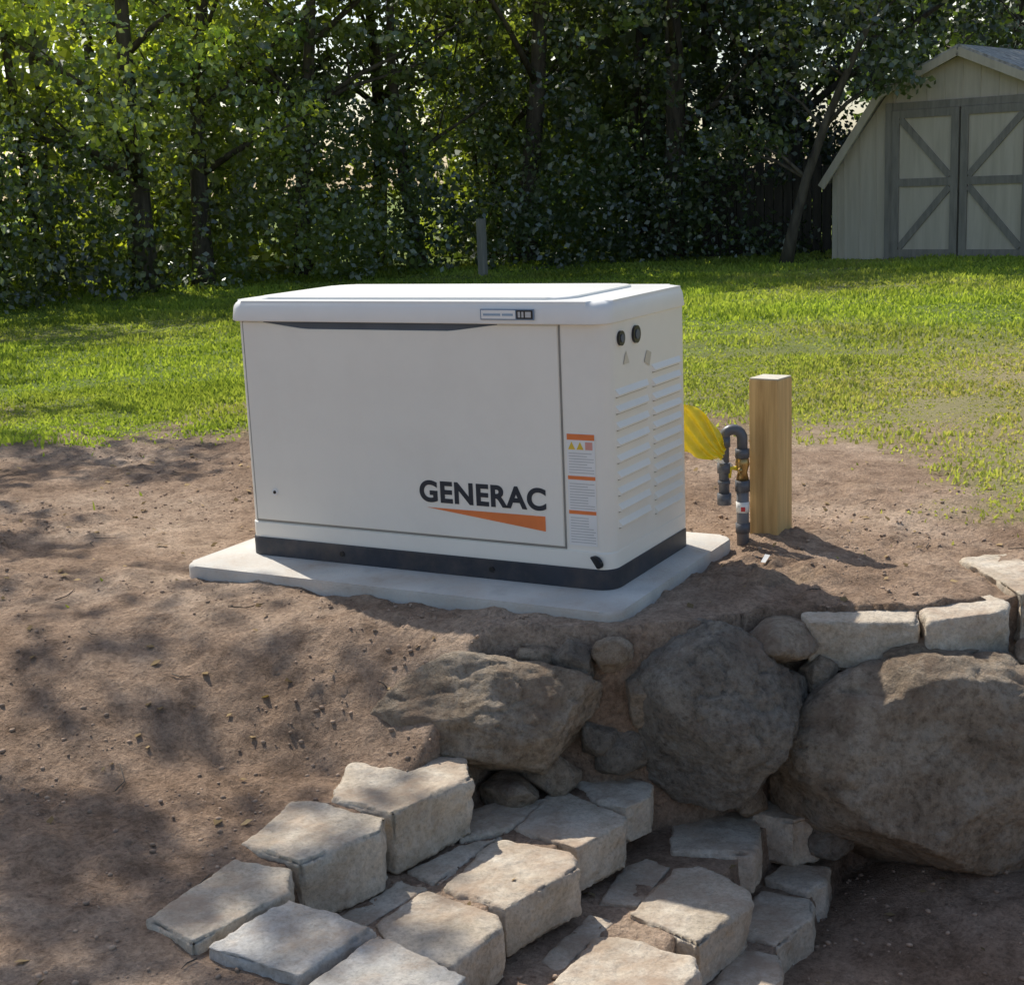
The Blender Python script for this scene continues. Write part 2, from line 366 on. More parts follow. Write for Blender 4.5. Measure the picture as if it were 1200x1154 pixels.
def disc(name,c,axis_,r,th,mat,seg=24,parent=gen):
    a=Vector(axis_).normalized(); v,f=tube([Vector(c)-a*th/2,Vector(c)+a*th/2],[r,r],seg); return mesh_obj(name,v,f,mat,parent)
disc("lock_washer",(.115,-.001,.20),(0,1,0),.011,.004,labelw); disc("lock_core",(.115,-.0035,.20),(0,1,0),.005,.003,blackp)
v,f=tube([(1.185,.004,.077),(1.181,-.004,.075)],[.024,.024],20); 
o=mesh_obj("skirt_hole",[(a[0],a[1],.078+(a[2]-.078)*.75) for a in v],f,blackp,gen)
for i,xx in enumerate((.35,.86)): disc("skirt_bolt_%d"%i,(xx,-.005,.028),(0,1,0),.008,.004,blackp)
for i,(yy,r) in enumerate(((.085,.020),(.185,.024))):
    disc("gauge_rim_%d"%i,(L+.001,yy,.672),(1,0,0),r,.012,blackp); disc("gauge_face_%d"%i,(L+.006,yy,.672),(1,0,0),r*.55,.006,recess)
def splate(name,poly,x,mat):
    return mesh_obj(name,[(x,p[0],p[1]) for p in poly],[tuple(range(len(poly)))],mat,gen)
tan=simple("side_sticker",(.66,.60,.47),.5)
splate("side_sticker_a",[(.10,.60),(.14,.60),(.12,.635)],L+.002,tan); splate("side_sticker_b",[(.24,.59),(.275,.575),(.29,.61),(.26,.62)],L+.002,tan)
parts=[];dark=[]
for (ya,yb,za,zb,n) in ((.045,.262,.165,.520,9),(.292,.50,.150,.555,11)):
    for i in range(n):
        z=za+(zb-za)*i/(n-1); xo=L-.001
        v=[(xo,ya,z+.022),(xo,yb,z+.022),(xo+.010,yb-.008,z+.005),(xo+.010,ya+.008,z+.005),(xo+.009,ya+.008,z),(xo+.009,yb-.008,z),(xo,ya,z),(xo,yb,z)]
        f=[(0,3,2,1),(3,4,5,2),(0,6,4,3),(1,2,5,7)]
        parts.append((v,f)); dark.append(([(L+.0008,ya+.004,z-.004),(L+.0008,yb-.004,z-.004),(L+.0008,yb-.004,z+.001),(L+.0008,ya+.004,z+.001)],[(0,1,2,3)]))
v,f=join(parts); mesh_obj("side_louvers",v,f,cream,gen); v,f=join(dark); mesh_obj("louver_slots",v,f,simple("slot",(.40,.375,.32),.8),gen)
# pad
pad=empty("concrete_pad")
rprism("slab",-.115,1.325,-.185,.69,-.075,-.001,.05,conc,bt=.010,seg=6,parent=pad)
# ---------------------------------------------------------------- post and pipe
post=empty("wooden_post",(1.395,.825,0))
R30=Matrix.Rotation(math.radians(-8),3,'Z')
o=box("post_shaft",(0,0,.19),(.098,.098,.56),pine,post,.004,R30); o=box("post_top",(0,0,.4715),(.094,.094,.004),pinetop,post,.001,R30)
pipe=empty("gas_pipe",(1.335,.735,0))
def arc(c,r,a0,a1,n,ux,uz=Vector((0,0,1))):
    return [Vector(c)+ux*math.cos(math.radians(a0+(a1-a0)*k/n))*r+uz*math.sin(math.radians(a0+(a1-a0)*k/n))*r for k in range(n+1)]
ux=Vector((.9,.43,0)).normalized()
rr=.028
p=[Vector((0,0,.10))-ux*rr*2,Vector((0,0,.29))-ux*rr*2]+arc(-ux*rr+Vector((0,0,.295)),rr,180,0,10,ux)+[Vector((0,0,.24))]
v,f=tube(p,[.0165]*len(p),14); mesh_obj("u_bend",v,f,pvc,pipe,True)
v,f=tube([(0,0,.24),(0,0,.215),(0,0,.19),(0,0,.165)],[.019,.022,.015,.02],14); mesh_obj("valve_body",v,f,brass,pipe,True)
v,f=tube([(0,0,-.08),(0,0,.165)],[.019,.019],14); mesh_obj("riser",v,f,pvcd,pipe,True)
v,f=tube([(0,0,.065),(0,0,.098)],[.0205,.0205],14); mesh_obj("riser_label",v,f,labelw,pipe,True)
mesh_obj("riser_label_print",[(.002,-.0212,.070),(.014,-.0165,.070),(.014,-.0165,.084),(.002,-.0212,.084)],[(0,1,2,3)],redp,pipe)
for i,(c,z0,z1,r) in enumerate(((-ux*rr*2,.09,.125,.022),(-ux*rr*2,.19,.22,.021),(-ux*rr*2,.27,.30,.0205),(Vector((0,0,0)),.235,.262,.022),(Vector((0,0,0)),.13,.165,.023),(Vector((0,0,0)),.0,.03,.0225),(-ux*rr*2,.155,.165,.0195))):
    v,f=tube([c+Vector((0,0,z0)),c+Vector((0,0,z1))],[r,r],14); mesh_obj("coupling_%d"%i,v,f,pvc,pipe,True)
v,f=tube([(.0,0,.2),(-.03,-.02,.205),(-.035,-.022,.175)],[.008,.007,.007],8); mesh_obj("valve_handle",v,f,yellow,pipe,True)
v,f=tube([(0,-.018,.2),(.004,-.034,.2)],[.008,.008],8); mesh_obj("valve_nut",v,f,brass,pipe,True)
# yellow flexible sleeve
n=18;m=11;V=[];F=[]
for i in range(n):
    t=i/(n-1); c=Vector((1.13+.17*t,.64+.03*t,.36-.105*t+.012*math.sin(t*3.1)))
    w=(.060+.055*math.sin(min(1,t*1.0+.12)*math.pi)**.8)*(1 if t<.9 else .6)
    for j in range(m):
        s=j/(m-1)-.5
        V.append(c+Vector((.35*w*s+.006*math.sin(j*3+i),.3*w*s+.012*math.sin(j*2.1+i*.9),w*s*1.1)))
for i in range(n-1):
    for j in range(m-1): a=i*m+j; F.append((a,a+1,a+m+1,a+m))
ye=empty("yellow_plastic_bag"); o=mesh_obj("sheet",V,F,yellow,ye,True); sd=o.modifiers.new("s",'SUBSURF'); sd.levels=1; sd.render_levels=2
v,f=tube([(1.26,.68,.245),(1.285,.70,.225),(1.305,.72,.21)],[.008,.008,.008],8); mesh_obj("neck",v,f,labelw,ye,True)
mesh_obj("paper_tag",[(1.50,.42,-.0),(1.515,.415,.0),(1.525,.43,.02),(1.508,.435,.02)],[(0,1,2,3)],labelw)
# ---------------------------------------------------------------- blocks
tumbled=rock_mat("tumbled_concrete",[(.44,.365,.27),(.57,.485,.375),(.65,.565,.45),(.72,.65,.54)],dirtc=(.42,.30,.21),dirt=.75,scale=5,lich=.12,fine=90,bump=.55,con=.5)
tumbledg=rock_mat("tumbled_concrete_grey",[(.38,.355,.31),(.50,.47,.42),(.58,.55,.50),(.66,.63,.58)],dirtc=(.40,.29,.20),dirt=.6,scale=5,lich=.2,fine=90,bump=.55,con=.5)
def block(name,poly,z,th,mat,seed=0,tilt=(0,0)):
    bm=bmesh.new(); cx=sum(p[0] for p in poly)/len(poly); cy=sum(p[1] for p in poly)/len(poly)
    s=.985
    a=[bm.verts.new(((p[0]-cx)*s,(p[1]-cy)*s,(p[0]-cx)*tilt[0]+(p[1]-cy)*tilt[1])) for p in poly]; f=bm.faces.new(a)
    r=bmesh.ops.extrude_face_region(bm,geom=[f]); vs=[v for v in r['geom'] if isinstance(v,bmesh.types.BMVert)]
    bmesh.ops.translate(bm,vec=(0,0,-th),verts=vs)
    o=bm_obj(name,bm,mat)
    md=o.modifiers.new("r",'REMESH'); md.mode='VOXEL'; md.voxel_size=.006
    sd=o.modifiers.new("sm",'SMOOTH'); sd.factor=.5; sd.iterations=3
    dg=bpy.context.evaluated_depsgraph_get(); me=bpy.data.meshes.new_from_object(o.evaluated_get(dg))
    old=o.data; o.modifiers.clear(); o.data=me; bpy.data.meshes.remove(old)
    n=len(me.vertices); co=np.empty(n*3,np.float32); me.vertices.foreach_get("co",co); co=co.reshape(-1,3)
    q=co+seed*3.7
    nr=np.empty(n*3,np.float32); me.vertices.foreach_get("normal",nr); nr=nr.reshape(-1,3)
    mxn=np.abs(nr).max(1); edge=1-sm((mxn-.75)/.22)
    chip=np.clip(fbm(q*16,2,seed+4)+.2,0,1)[:,None]*.018*edge[:,None]
    side=(1-np.abs(nr[:,2:3]))
    d1=fbm(q*8,3,seed)[:,None]*(.0035+.0055*side)+fbm(q*40,3,seed+9)[:,None]*(.002+.002*side)
    co=co+nr*(d1-chip)
    me.vertices.foreach_set("co",co.astype(np.float32).ravel()); me.polygons.foreach_set("use_smooth",np.ones(len(me.polygons),bool)); me.update()
    o.location=(cx,cy,z); return o
BL=[
([(.84,-.72),(.92,-.61),(1.09,-.565),(1.17,-.68),(1.105,-.925),(.92,-.91)],-.276,.15,0),
([(.84,-.95),(.90,-.92),(1.10,-.94),(1.13,-1.0),(1.06,-1.21),(.88,-1.18)],-.278,.15,0),
([(.92,-1.52),(.90,-1.23),(1.05,-1.215),(1.11,-1.30),(1.07,-1.56)],-.278,.15,0),
([(1.085,-1.55),(1.12,-1.325),(1.345,-1.355),(1.32,-1.56)],-.280,.14,1),
([(1.335,-1.60),(1.36,-1.37),(1.60,-1.43),(1.60,-1.66)],-.280,.14,1),
([(1.22,-.29),(1.30,-.22),(1.45,-.25),(1.475,-.32),(1.44,-.41),(1.35,-.40)],-.418,.10,0),
([(1.235,-.61),(1.215,-.39),(1.26,-.37),(1.46,-.44),(1.475,-.49),(1.425,-.655)],-.418,.12,0),
([(1.235,-.94),(1.215,-.70),(1.24,-.665),(1.415,-.665),(1.47,-.73),(1.41,-.975)],-.418,.12,0),
([(1.18,-1.14),(1.20,-.96),(1.40,-.985),(1.44,-1.03),(1.42,-1.21),(1.28,-1.22)],-.420,.12,0),
([(1.43,-.10),(1.64,-.03),(1.69,-.12),(1.72,-.28),(1.52,-.345)],-.545,.11,0),
([(1.55,-.67),(1.57,-.42),(1.62,-.39),(1.76,-.44),(1.79,-.50),(1.75,-.73)],-.545,.12,0),
([(1.52,-1.0),(1.53,-.79),(1.58,-.765),(1.76,-.775),(1.79,-.82),(1.78,-1.02)],-.545,.12,0),
([(1.61,.05),(1.76,.09),(1.83,.01),(1.76,-.09),(1.64,-.08)],-.53,.13,0),
([(1.70,-.18),(1.72,-.06),(1.84,-.05),(1.86,-.15),(1.83,-.20)],-.655,.11,0),
([(1.72,-.46),(1.71,-.22),(1.85,-.22),(1.88,-.32),(1.84,-.48)],-.660,.12,0),
([(1.77,-.75),(1.75,-.50),(1.86,-.50),(1.90,-.60),(1.87,-.76)],-.660,.12,0),
([(1.69,.15),(1.755,.035),(2.01,.145),(1.97,.36),(1.87,.43),(1.73,.36)],-.040,.135,0),
([(1.90,.44),(2.035,.145),(2.20,.30),(2.185,.37),(2.05,.57)],-.038,.13,0),
([(1.99,.72),(2.085,.58),(2.215,.39),(2.36,.55),(2.36,.75),(2.15,.90)],-.020,.14,0),
([(2.10,1.10),(2.18,.93),(2.42,.80),(2.50,.95),(2.40,1.2)],-.0,.10,0),
]
wallp=empty("block_steps"); capp=empty("retaining_wall_cap")
for i,(p,z,t,g_) in enumerate(BL):
    o=block("paver_block_%d"%i,p,z,t,tumbledg if g_ else tumbled,i,(random.uniform(-.02,.02),random.uniform(-.02,.02)))
    o.parent=wallp if i<16 else capp
for i,(p,z) in enumerate([([(1.07,-.58),(1.16,-.46),(1.24,-.42),(1.225,-.62),(1.15,-.72)],-.420),([(1.11,-.90),(1.15,-.74),(1.225,-.64),(1.21,-.93)],-.423),([(1.08,-1.18),(1.12,-.93),(1.2,-.95),(1.17,-1.16)],-.424),
    ([(1.44,-.45),(1.48,-.38),(1.56,-.40),(1.56,-.62),(1.46,-.64)],-.551),([(1.46,-.92),(1.46,-.68),(1.54,-.70),(1.52,-.95)],-.553)]):
    o=block("tread_paver_%d"%i,p,z,.05,tumbled,40+i); o.parent=wallp
# ---------------------------------------------------------------- boulders
bgrey=rock_mat("boulder_grey",[(.15,.125,.10),(.29,.25,.20),(.40,.35,.285),(.50,.44,.36)],dirt=.6,scale=4.5,lich=.4,bump=1,bd=.02,fine=55,con=.8,lc=(.50,.46,.39))
btan=rock_mat("boulder_tan",[(.21,.155,.105),(.42,.325,.23),(.55,.445,.33),(.46,.40,.33)],dirt=.7,scale=4.5,lich=.4,bump=1,bd=.02,fine=55,con=.8,lc=(.56,.50,.41))
def rock(name,c,r,mat,seed,rot=0,planes=14,sub=5,parent=None,rough=1,cut=(.62,.92)):
    bm=bmesh.new(); bmesh.ops.create_icosphere(bm,subdivisions=sub,radius=1); co=np.array([v.co for v in bm.verts]); rg=np.random.default_rng(seed)
    for k in range(planes):
        nn=rg.normal(size=3); nn/=np.linalg.norm(nn); dd=rg.uniform(*cut); s=co@nn-dd; m_=s>0; co[m_]-=np.outer(s[m_]*.94,nn)
    co=co*1.12
    rid=1-np.abs(fbm(co*1.6+seed,3,seed+6,.5))*3.0
    co=co*(1+.09*rough*fbm(co*1.3+seed,3,seed)[:,None]+.030*rough*fbm(co*5+seed,5,seed+3,.68)[:,None]-.045*rough*np.clip(rid,0,1)[:,None]**5)
    co=co*np.array(r); ca,sa=math.cos(math.radians(rot)),math.sin(math.radians(rot))
    co=np.stack([co[:,0]*ca-co[:,1]*sa,co[:,0]*sa+co[:,1]*ca,co[:,2]],1)
    for v,q in zip(bm.verts,co): v.co=q
    o=bm_obj(name,bm,mat,parent,True); o.location=c; return o
rock("boulder",(1.04,-.425,-.225),(.30,.16,.162),btan,11,rot=24,sub=6)
rock("boulder",(1.535,-.10,-.285),(.228,.18,.228),bgrey,5,sub=6,cut=(.75,.97))
rock("boulder",(2.07,.14,-.44),(.40,.25,.285),btan,23,rot=20,sub=6,cut=(.68,.93))
sm_=[(1.25,-.29,-.095,.07,.05,.05),(1.335,-.255,-.08,.055,.05,.045),(1.68,.03,-.10,.12,.09,.055),(1.70,-.01,-.20,.08,.06,.045),(1.72,-.02,-.28,.055,.05,.04),(1.73,.0,-.37,.06,.05,.055),(1.28,-.20,-.22,.07,.07,.08),
(1.14,-.46,-.41,.10,.06,.05),(1.22,-.36,-.39,.08,.06,.06),(1.34,-.22,-.36,.08,.07,.08),(1.74,.06,-.50,.08,.09,.10),(2.36,.35,-.25,.10,.1,.09),(2.40,.42,-.45,.16,.14,.14),(2.05,.27,-.13,.2,.08,.04),(2.28,.32,-.14,.08,.07,.05),(.76,-.55,-.27,.05,.04,.035),
(1.20,-.27,-.26,.06,.05,.08),(1.64,-.08,-.50,.05,.04,.05),(1.82,.0,-.60,.07,.06,.05),(1.40,-.2,-.2,.06,.06,.08),(1.16,-.30,-.10,.06,.04,.035),(1.30,-.27,-.31,.05,.05,.05),(1.03,-.53,-.37,.06,.04,.04),(1.78,.05,-.18,.05,.04,.05)]
fs=empty("fieldstones")
for i,s in enumerate(sm_): rock("stone_%d"%i,s[:3],s[3:],btan if i%3 else bgrey,100+i,rot=i*47,sub=4,parent=fs)
bm=bmesh.new(); bmesh.ops.create_icosphere(bm,subdivisions=1,radius=1); iv=np.array([v.co for v in bm.verts]); fi=np.array([[v.index for v in f.verts] for f in bm.faces]); bm.free()
def scatter(name,xy,sz,mat,flat=.6,emb=.2):
    VV=[];FF=[]
    z=ground_h(xy[:,0],xy[:,1])
    for i in range(len(xy)):
        q=iv*(1+rng.uniform(-.3,.3,(len(iv),1)))*sz[i]*np.array([1,rng.uniform(.6,1),flat]); a=rng.uniform(0,6.28); q=np.stack([q[:,0]*math.cos(a)-q[:,1]*math.sin(a),q[:,0]*math.sin(a)+q[:,1]*math.cos(a),q[:,2]],1)
        VV.append(q+np.array([xy[i,0],xy[i,1],z[i]+sz[i]*emb])); FF.append(fi+i*len(iv))
    return fast_mesh(name,np.concatenate(VV),np.concatenate(FF),mat,k=3)
n=9000; cx=rng.uniform(-2.2,2.7,n); cy=rng.uniform(-1.8,1.7,n); w=n2(cx,cy,1.8,3,90); ok=(w>-.02)&~((cx>-.15)&(cx<1.36)&(cy>-.2)&(cy<.72)); xy=np.stack([cx[ok],cy[ok]],1)
sz=.002+.0022*rng.exponential(1,len(xy)).clip(0,3.0)
scatter("soil_clods",xy,sz,simple("clod_soil",(.38,.27,.19),.95,var=.35,vs=20))
dp=empty("drain_pipe",(2.34,.12,-.64))
v,f=tube([(0,0,0),(.06,.02,.02),(.14,.05,.02),(.24,.1,.0)],[.045,.05,.05,.05],20); mesh_obj("hose",v,f,blackp,dp,True)
for i in range(8): v,f=tube([(.01+.025*i,.004+.009*i,.005),(.02+.025*i,.008+.009*i,.006)],[.056,.056],20); mesh_obj("rib_%d"%i,v,f,blackp,dp,True)
# ---------------------------------------------------------------- shed
shed=empty("garden_shed",(-.74,13.92,0)); ang=math.atan2(-.22,.97); shed.rotation_euler=(0,0,ang)
W=1.62; zb=-.05; BX,BZ,PZ,EZ=.92,1.90,2.28,1.0
prof=[(-W,zb),(W,zb),(W,EZ),(BX,BZ),(0,PZ),(-BX,BZ),(-W,EZ)]
def sp(name,poly,y0,y1,mat):
    V=[(p[0],y0,p[1]) for p in poly]+[(p[0],y1,p[1]) for p in poly]; n=len(poly)
    F=[tuple(range(n)),tuple(range(n,2*n))[::-1]]+[(i,(i+1)%n,n+(i+1)%n,n+i) for i in range(n)]
    return mesh_obj(name,V,F,mat,shed)
sp("walls",prof,0,3.0,shedw)
dw=.83;dt=1.70
for i in range(-7,8):
    x=i*.21
    if abs(x)>W-.03: continue
    zt=np.interp(abs(x),[0,BX,W],[PZ,BZ,EZ])-.02
    a=dt+.09 if abs(x)<dw+.06 else zb+.05
    sp("batten_%d"%i,[(x-.006,a),(x+.006,a),(x+.006,zt),(x-.006,zt)],-.008,-.0005,shedw)
def beam(name,p,q,w,y0,y1,mat):
    p=Vector((p[0],0,p[1]));q=Vector((q[0],0,q[1])); d=(q-p).normalized(); nrm=Vector((-d.z,0,d.x))*w/2
    return sp(name,[((p-nrm).x,(p-nrm).z),((q-nrm).x,(q-nrm).z),((q+nrm).x,(q+nrm).z),((p+nrm).x,(p+nrm).z)],y0,y1,mat)
sp("door_leaf_left",[(-dw,.02),(-.012,.02),(-.012,dt),(-dw,dt)],-.03,-.001,shedw); sp("door_leaf_right",[(.012,.02),(dw,.02),(dw,dt),(.012,dt)],-.03,-.001,shedw)
sp("door_gap",[(-.012,.02),(.012,.02),(.012,dt),(-.012,dt)],-.012,-.002,blackp)
for s,nm in ((-1,"l"),(1,"r")):
    a=s*.012; e=s*dw
    beam("stile_in_"+nm,(a+s*.045,.02),(a+s*.045,dt),.09,-.052,-.031,shedt); beam("stile_out_"+nm,(e-s*.045,.02),(e-s*.045,dt),.09,-.052,-.031,shedt)
    for k,z in enumerate((.065,.88,dt-.045)): beam("rail_%d_%s"%(k,nm),(a+s*.09,z),(e-s*.09,z),.09,-.050,-.031,shedt)
    beam("brace_lo_"+nm,(e-s*.10,.13),(a+s*.10,.82),.075,-.0485,-.031,shedt)
    beam("brace_hi_"+nm,(e-s*.10,dt-.1),(a+s*.10,.94),.075,-.0485,-.031,shedt)
    beam("frame_"+nm,(s*(dw+.05),zb),(s*(dw+.05),dt+.09),.09,-.035,-.0008,shedt)
    beam("corner_trim_"+nm,(s*(W-.035),zb),(s*(W-.035),EZ),.07,-.022,-.0007,shedw)
beam("door_header",(-dw,dt+.045),(dw,dt+.045),.085,-.036,-.0008,shedt); beam("sill",(-dw-.09,-.02),(dw+.09,-.02),.07,-.06,-.0008,shedt)
for s in (-1,1):
    for k,(p,q) in enumerate((((s*(W+.08),EZ-.09),(s*(BX+.03),BZ+.04)),((s*(BX+.03),BZ+.04),(0,PZ+.07)))):
        beam("roof_%d_%d"%(s+1,k),p,q,.05,-.14,3.1,shing); beam("fascia_%d_%d"%(s+1,k),(p[0],p[1]-.05),(q[0],q[1]-.05),.09,-.165,-.141,shedw)
fence=empty("wooden_fence")
for i in range(16):
    t=i/15; x=-4.4+2.0*t; y=15.4-.25*t; hgt=1.25+.08*math.sin(i*2.3)
    box("plank_%d"%i,(x,y,hgt/2-.05),(.118,.02,hgt),fencew,fence,.003)
box("fence_rail",(-3.4,15.3,.9),(2.1,.04,.09),fencew,fence,.003,Matrix.Rotation(math.radians(-7),3,'Z'))
box("fence_post",(-6.05,12.15,.28),(.09,.09,.75),wood_mat("weathered",(.18,.17,.15),(.3,.28,.25)),None,.005)
# ---------------------------------------------------------------- woods
leafm=leaf_mat("leaf_foliage",.48,.14,.45,(2.6,2.6,.8))
def leaves(name,P,size,col,parent=None,up=.3,mat=None):
    n=len(P); nn=rng.normal(size=(n,3)); nn[:,2]+=up; nn/=np.linalg.norm(nn,axis=1)[:,None]
    a=rng.normal(size=(n,3)); t=a-nn*(a*nn).sum(1)[:,None]; t/=np.linalg.norm(t,axis=1)[:,None]; b_=np.cross(nn,t)
    s=size[:,None]; V=np.concatenate([P-t*s*.5,P+b_*s*.32-t*s*.05,P+t*s*.5-nn*s*.12,P-b_*s*.32-t*s*.05],0)
    i=np.arange(n); F=np.stack([i,i+n,i+2*n,i+3*n],1)
    return fast_mesh(name,V,F,mat or leafm,parent,col=np.tile(col,(4,1)))
def clumped(centers,rad,per,flat=.7):
    c=np.repeat(centers,per,0); r=np.repeat(rad,per)[:,None]
    d=rng.normal(size=(len(c),3)); d/=np.linalg.norm(d,axis=1)[:,None]; q=rng.uniform(.25,1,(len(c),1))**.6
    return c+d*q*r*np.array([1,1,flat])
G_d=np.array([.045,.072,.030]);G_m=np.array([.085,.135,.045]);G_y=np.array([.34,.38,.07])
def leafcol(P,mixy,dark=1.0,seed=0):
    n=len(P); r=rng.uniform(0,1,n)[:,None]; c=G_d*(1-r)+G_m*r
    my=np.clip(mixy*(1+1.5*fbm(P*.8,2,seed)),0,1)[:,None]*rng.uniform(.4,1,(n,1)); c=c*(1-my)+G_y*my  # G_y share paints sunlit yellow-green into the leaf colour
    return c*dark*np.clip(1+.8*fbm(P*1.1,2,seed+50),.25,1.8)[:,None]  # dark and clump noise paint woodland shade and dark gaps into leaf colour
HP=np.array([(-12.5,.5),(-10.6,3.5),(-9.0,6.6),(-8.0,9.6),(-6.2,12.5),(-4.2,13.9),(-2.7,15.0),(-1.0,17.5),(3,19.5)])
hl=np.concatenate([[0],np.cumsum(np.hypot(*np.diff(HP,axis=0).T))])
def hpos(s,dep):
    x=np.interp(s,hl,HP[:,0]); y=np.interp(s,hl,HP[:,1]); x2=np.interp(s+.05,hl,HP[:,0]); y2=np.interp(s+.05,hl,HP[:,1])
    tx,ty=x2-x,y2-y; l=np.hypot(tx,ty)+1e-9; return x-ty/l*dep, y+tx/l*dep
n=2000; s=rng.uniform(0,hl[-1]-.1,n); dep=rng.uniform(.1,2.8,n); x,y=hpos(s,dep)
hm=1.5+1.2*n2(x,y,.6,2,200)+dep*.5
z=rng.uniform(0.0,1,n)**1.15*hm
C_=np.stack([x,y,z],1); rad=rng.uniform(.22,.5,n)
P=clumped(C_,rad,46,.75); P=P[P[:,2]>-.02]
yy=np.clip(.55-(P[:,0]+9)*.15,0.02,.8)  # painted sunlit tint grows towards the left
leaves("shrub_thicket",P,rng.uniform(.05,.11,len(P)),leafcol(P,yy*.7,np.clip(.95-(P[:,0]+9)*.06,.5,1)[:,None],3))  # leaf colour lowered to the right as painted shade
def tree(x,y,H,crz,crr,seed,nl,mixy,dark,lean=(0,0),r0=.13,name="deciduous_tree",ls=(.07,.125),per=50,rc=(.2,.48)):
    rg=random.Random(seed); T=empty(name,(x,y,0)); parts=[]
    pts=[];rad=[]
    for k in range(9):
        t=k/8; pts.append((lean[0]*t+.12*math.sin(t*5+seed),lean[1]*t+.10*math.cos(t*4+seed),-.15+H*t)); rad.append(r0*(1-.8*t)*(1.35 if k==0 else 1))
    parts.append(tube(pts,rad,10)); ends=[]
    for j in range(11):
        t=rg.uniform(.25 if crz<3 else .6,.95); k=int(t*8); p=Vector(pts[k]); a=rg.uniform(0,6.28); ln=crr*rg.uniform(.6,1.05)
        d=Vector((math.cos(a),math.sin(a),rg.uniform(.25,.8))); q=[p,p+d*ln*.35+Vector((0,0,.05)),p+d*ln*.7+Vector((0,0,.0)),p+d*ln]
        r=rad[k]*.5; parts.append(tube(q,[r,r*.7,r*.45,r*.15],6)); ends.append(q[-1]); ends.append(q[2])
        for m_ in range(2):
            d2=Vector((rg.uniform(-1,1),rg.uniform(-1,1),rg.uniform(0,.8)))*ln*.45; e=q[2]+d2; parts.append(tube([q[1+m_],(q[1+m_]+e)/2+Vector((0,0,.05)),e],[r*.4,r*.25,r*.08],5)); ends.append(e)
    v,f=join(parts); mesh_obj("trunk",v,f,bark,T,True)
    n=nl; d=rng.normal(size=(n,3)); d/=np.linalg.norm(d,axis=1)[:,None]; q=rng.uniform(.2,1,(n,1))**.5
    C_=d*q*np.array([crr,crr,(H-crz)*.62])+np.array([lean[0]*.6,lean[1]*.6,(H+crz)/2+.2])
    C_=np.concatenate([C_,np.array([list(e) for e in ends])]); 
    P=clumped(C_,rng.uniform(*rc,len(C_)),per,.6)
    Pw=P+np.array([x,y,0]); leaves("crown",P,rng.uniform(*ls,len(P)),leafcol(Pw,np.full(len(P),mixy),dark,seed),T)
    return T
TR=[(-9.6,9.9,5.6,1.9,1.9,1,60,.9,1.3,(.9,-.3),.15),(-9.2,10.6,5.8,2.2,1.9,2,45,.85,1.3,(.5,.5),.13),(-10.4,8.0,5.2,2.0,1.9,3,65,.95,1.4,(0,0),.09),
(-8.5,12.0,6.0,1.5,2.1,4,90,.5,1.05,(.2,0),.12),(-6.6,14.4,6.6,1.6,2.2,5,120,.2,.8,(.3,0),.16),(-7.6,13.2,5.8,1.3,2.0,15,100,.35,.9,(-.3,0),.10),
(-9.0,14.2,6.2,.6,2.2,31,120,.45,.9,(.2,0),.13),(-7.9,15.6,6.6,.6,2.2,32,130,.25,.75,(.2,0),.13),
(-4.9,15.3,7.2,1.0,2.4,6,160,.07,.55,(0,0),.17),(-3.7,16.6,7.5,1.2,2.4,7,160,.03,.5,(.1,0),.16),(-2.3,16.6,7.0,1.5,2.2,8,150,.05,.55,(0,-.3),.15),(.6,18.9,8.0,2.0,3.2,9,140,.04,.6,(0,0),.18),
(-12.0,5.8,6.0,2.2,2.0,10,80,.7,1.0,(0,0),.12),(-2.8,13.95,4.5,2.2,1.2,22,75,.12,.65,(1.7,-.6),.07),
(-4.8,1.0,6.3,4.2,1.8,12,32,.4,.9,(.3,0),.16,"deciduous_tree",(.08,.13),50,(.2,.42)),(-10.3,5.3,6.2,2.6,1.7,13,50,.7,1.0,(.3,0),.13),(-7.6,3.4,6.6,4.4,1.3,17,16,.7,1.0,(.3,0),.12,"deciduous_tree",(.08,.13),46,(.2,.42))]
for t in TR: tree(*t)
n=3000; s=rng.uniform(1,hl[-1],n); dep=rng.uniform(3.0,12,n); x,y=hpos(s,dep)
right=sm((s-8)/5); z=rng.uniform(0,1,n)**1.25*(3.3+right*4.3+.9*n2(x,y,.4,2,210)+.12*dep)
P=clumped(np.stack([x,y,z],1),rng.uniform(.5,1.0,n),30,.8)
mx_=np.clip(.65-(P[:,0]+10)*.14,0.02,.9)  # same painted sunlit tint, stronger to the left
leaves("distant_woods",P,rng.uniform(.17,.32,len(P)),leafcol(P,mx_,.8,5))
parts=[]
for k in range(46):
    s=rng.uniform(3,hl[-1]-.5); dep=rng.uniform(2.5,8); x,y=hpos(np.array([s]),dep); x=float(x[0]);y=float(y[0]); r=rng.uniform(.04,.11); lx=rng.normal(0,.4); 
    parts.append(tube([(x,y,-.2),(x+lx*.4,y,2.5),(x+lx,y,6.5)],[r,r*.8,r*.4],8))
v,f=join(parts); mesh_obj("woodland_trunks",v,f,bark,None,True)
n=520; xy=np.stack([rng.uniform(-2.2,2.6,n),rng.uniform(-1.8,2.4,n)],1); z=ground_h(xy[:,0],xy[:,1])+.006
ok=~((xy[:,0]>-.15)&(xy[:,0]<1.36)&(xy[:,1]>-.2)&(xy[:,1]<.72)); xy=xy[ok];z=z[ok]
cc=rng.uniform(.35,1.4,(len(xy),1))*np.array([.36,.26,.14])
leaves("fallen_leaves",np.stack([xy[:,0],xy[:,1],z],1),rng.uniform(.012,.036,len(xy)),cc,None,up=4,mat=leaf_mat("dead_leaf",.1,0))
parts=[]
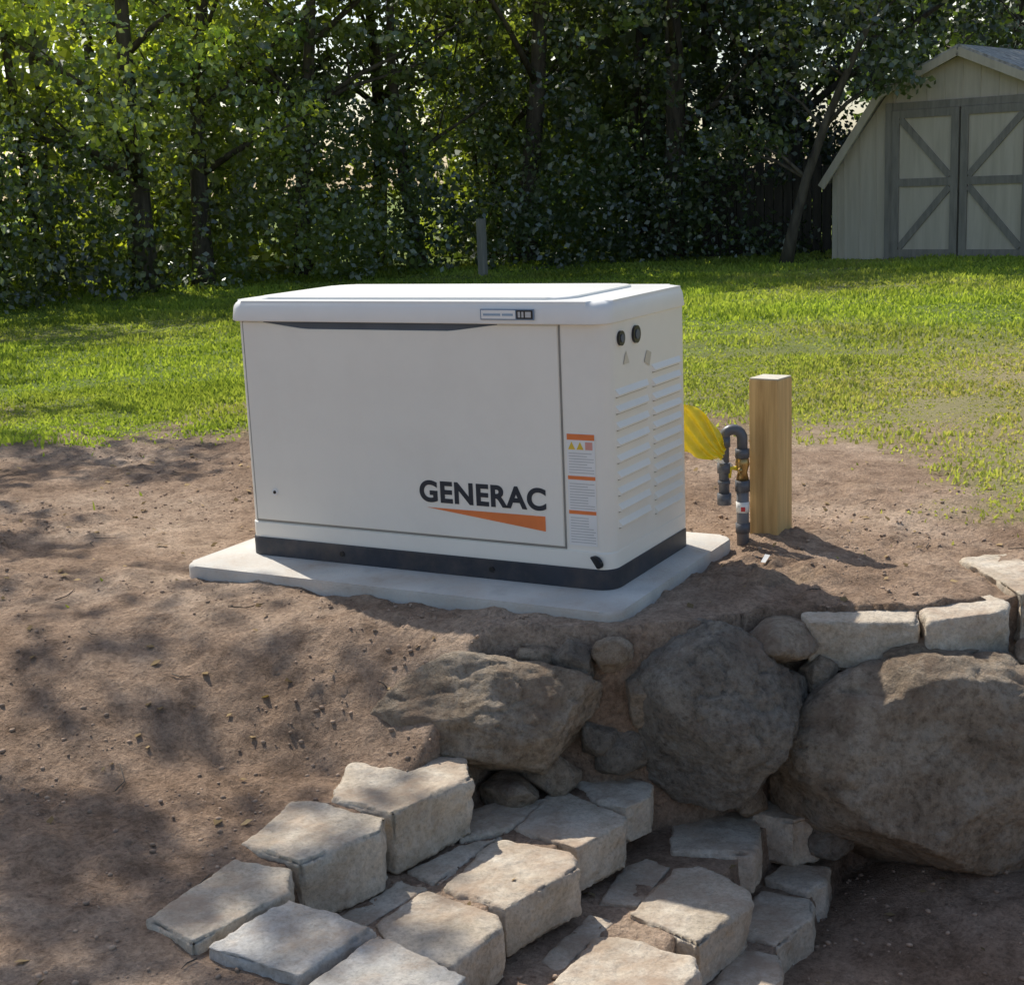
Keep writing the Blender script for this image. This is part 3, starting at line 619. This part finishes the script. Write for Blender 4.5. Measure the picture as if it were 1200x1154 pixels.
for k in range(60):
    x=rng.uniform(-1.8,2.4);y=rng.uniform(-1.6,1.6)
    if -.2<x<1.4 and -.25<y<.75: continue
    a=rng.uniform(0,6.28);l_=rng.uniform(.03,.11); xa=np.array([x,x+l_*.5*math.cos(a),x+l_*math.cos(a+.3)]);ya=np.array([y,y+l_*.5*math.sin(a),y+l_*math.sin(a+.3)]); za=ground_h(xa,ya)+.005
    parts.append(tube([(xa[i],ya[i],za[i]) for i in range(3)],[.0018,.0015,.0008],5))
v,f=join(parts); mesh_obj("twigs",v,f,bark,None,True)
# ---------------------------------------------------------------- light
el=math.radians(48.5); azx,azy=-.87,.49; l=math.hypot(azx,azy); az=math.atan2(azx/l,azy/l)
S=Vector((math.sin(az)*math.cos(el),math.cos(az)*math.cos(el),math.sin(el)))
sd=bpy.data.lights.new("sun",'SUN'); sd.energy=5; sd.angle=math.radians(.5); sd.color=(1,.95,.86); so=bpy.data.objects.new("sun",sd); link(so); so.rotation_euler=S.to_track_quat('Z','Y').to_euler()
w=bpy.data.worlds.new("World"); scene.world=w; w.use_nodes=True; nt=w.node_tree; bg=nt.nodes["Background"]; sk=nt.nodes.new("ShaderNodeTexSky"); sk.sky_type='NISHITA'; sk.sun_disc=False; sk.sun_elevation=el; sk.sun_rotation=az%(2*math.pi); sk.dust_density=1.6; sk.air_density=1; sk.ozone_density=.8
nt.links.new(sk.outputs[0],bg.inputs[0]); bg.inputs[1].default_value=.15
scene.view_settings.view_transform='Standard'; scene.view_settings.look='None'; scene.view_settings.exposure=0
# ---------------------------------------------------------------- camera
yw,pt,rl=math.radians(-28.9),math.radians(12.1),math.radians(-2.4)
f=Vector((math.sin(yw)*math.cos(pt),math.cos(yw)*math.cos(pt),-math.sin(pt))); rt=Vector((math.cos(yw),-math.sin(yw),0)); up=rt.cross(f)
r2=rt*math.cos(rl)+up*math.sin(rl); u2=-rt*math.sin(rl)+up*math.cos(rl)
cd=bpy.data.cameras.new("camera"); cd.sensor_width=36; cd.lens=1701/1200*36; cd.clip_end=2000; cd.clip_start=.05
co=bpy.data.objects.new("camera",cd); link(co); co.matrix_world=Matrix(((r2.x,u2.x,-f.x,2.82),(r2.y,u2.y,-f.y,-3.42),(r2.z,u2.z,-f.z,1.09),(0,0,0,1))); scene.camera=co
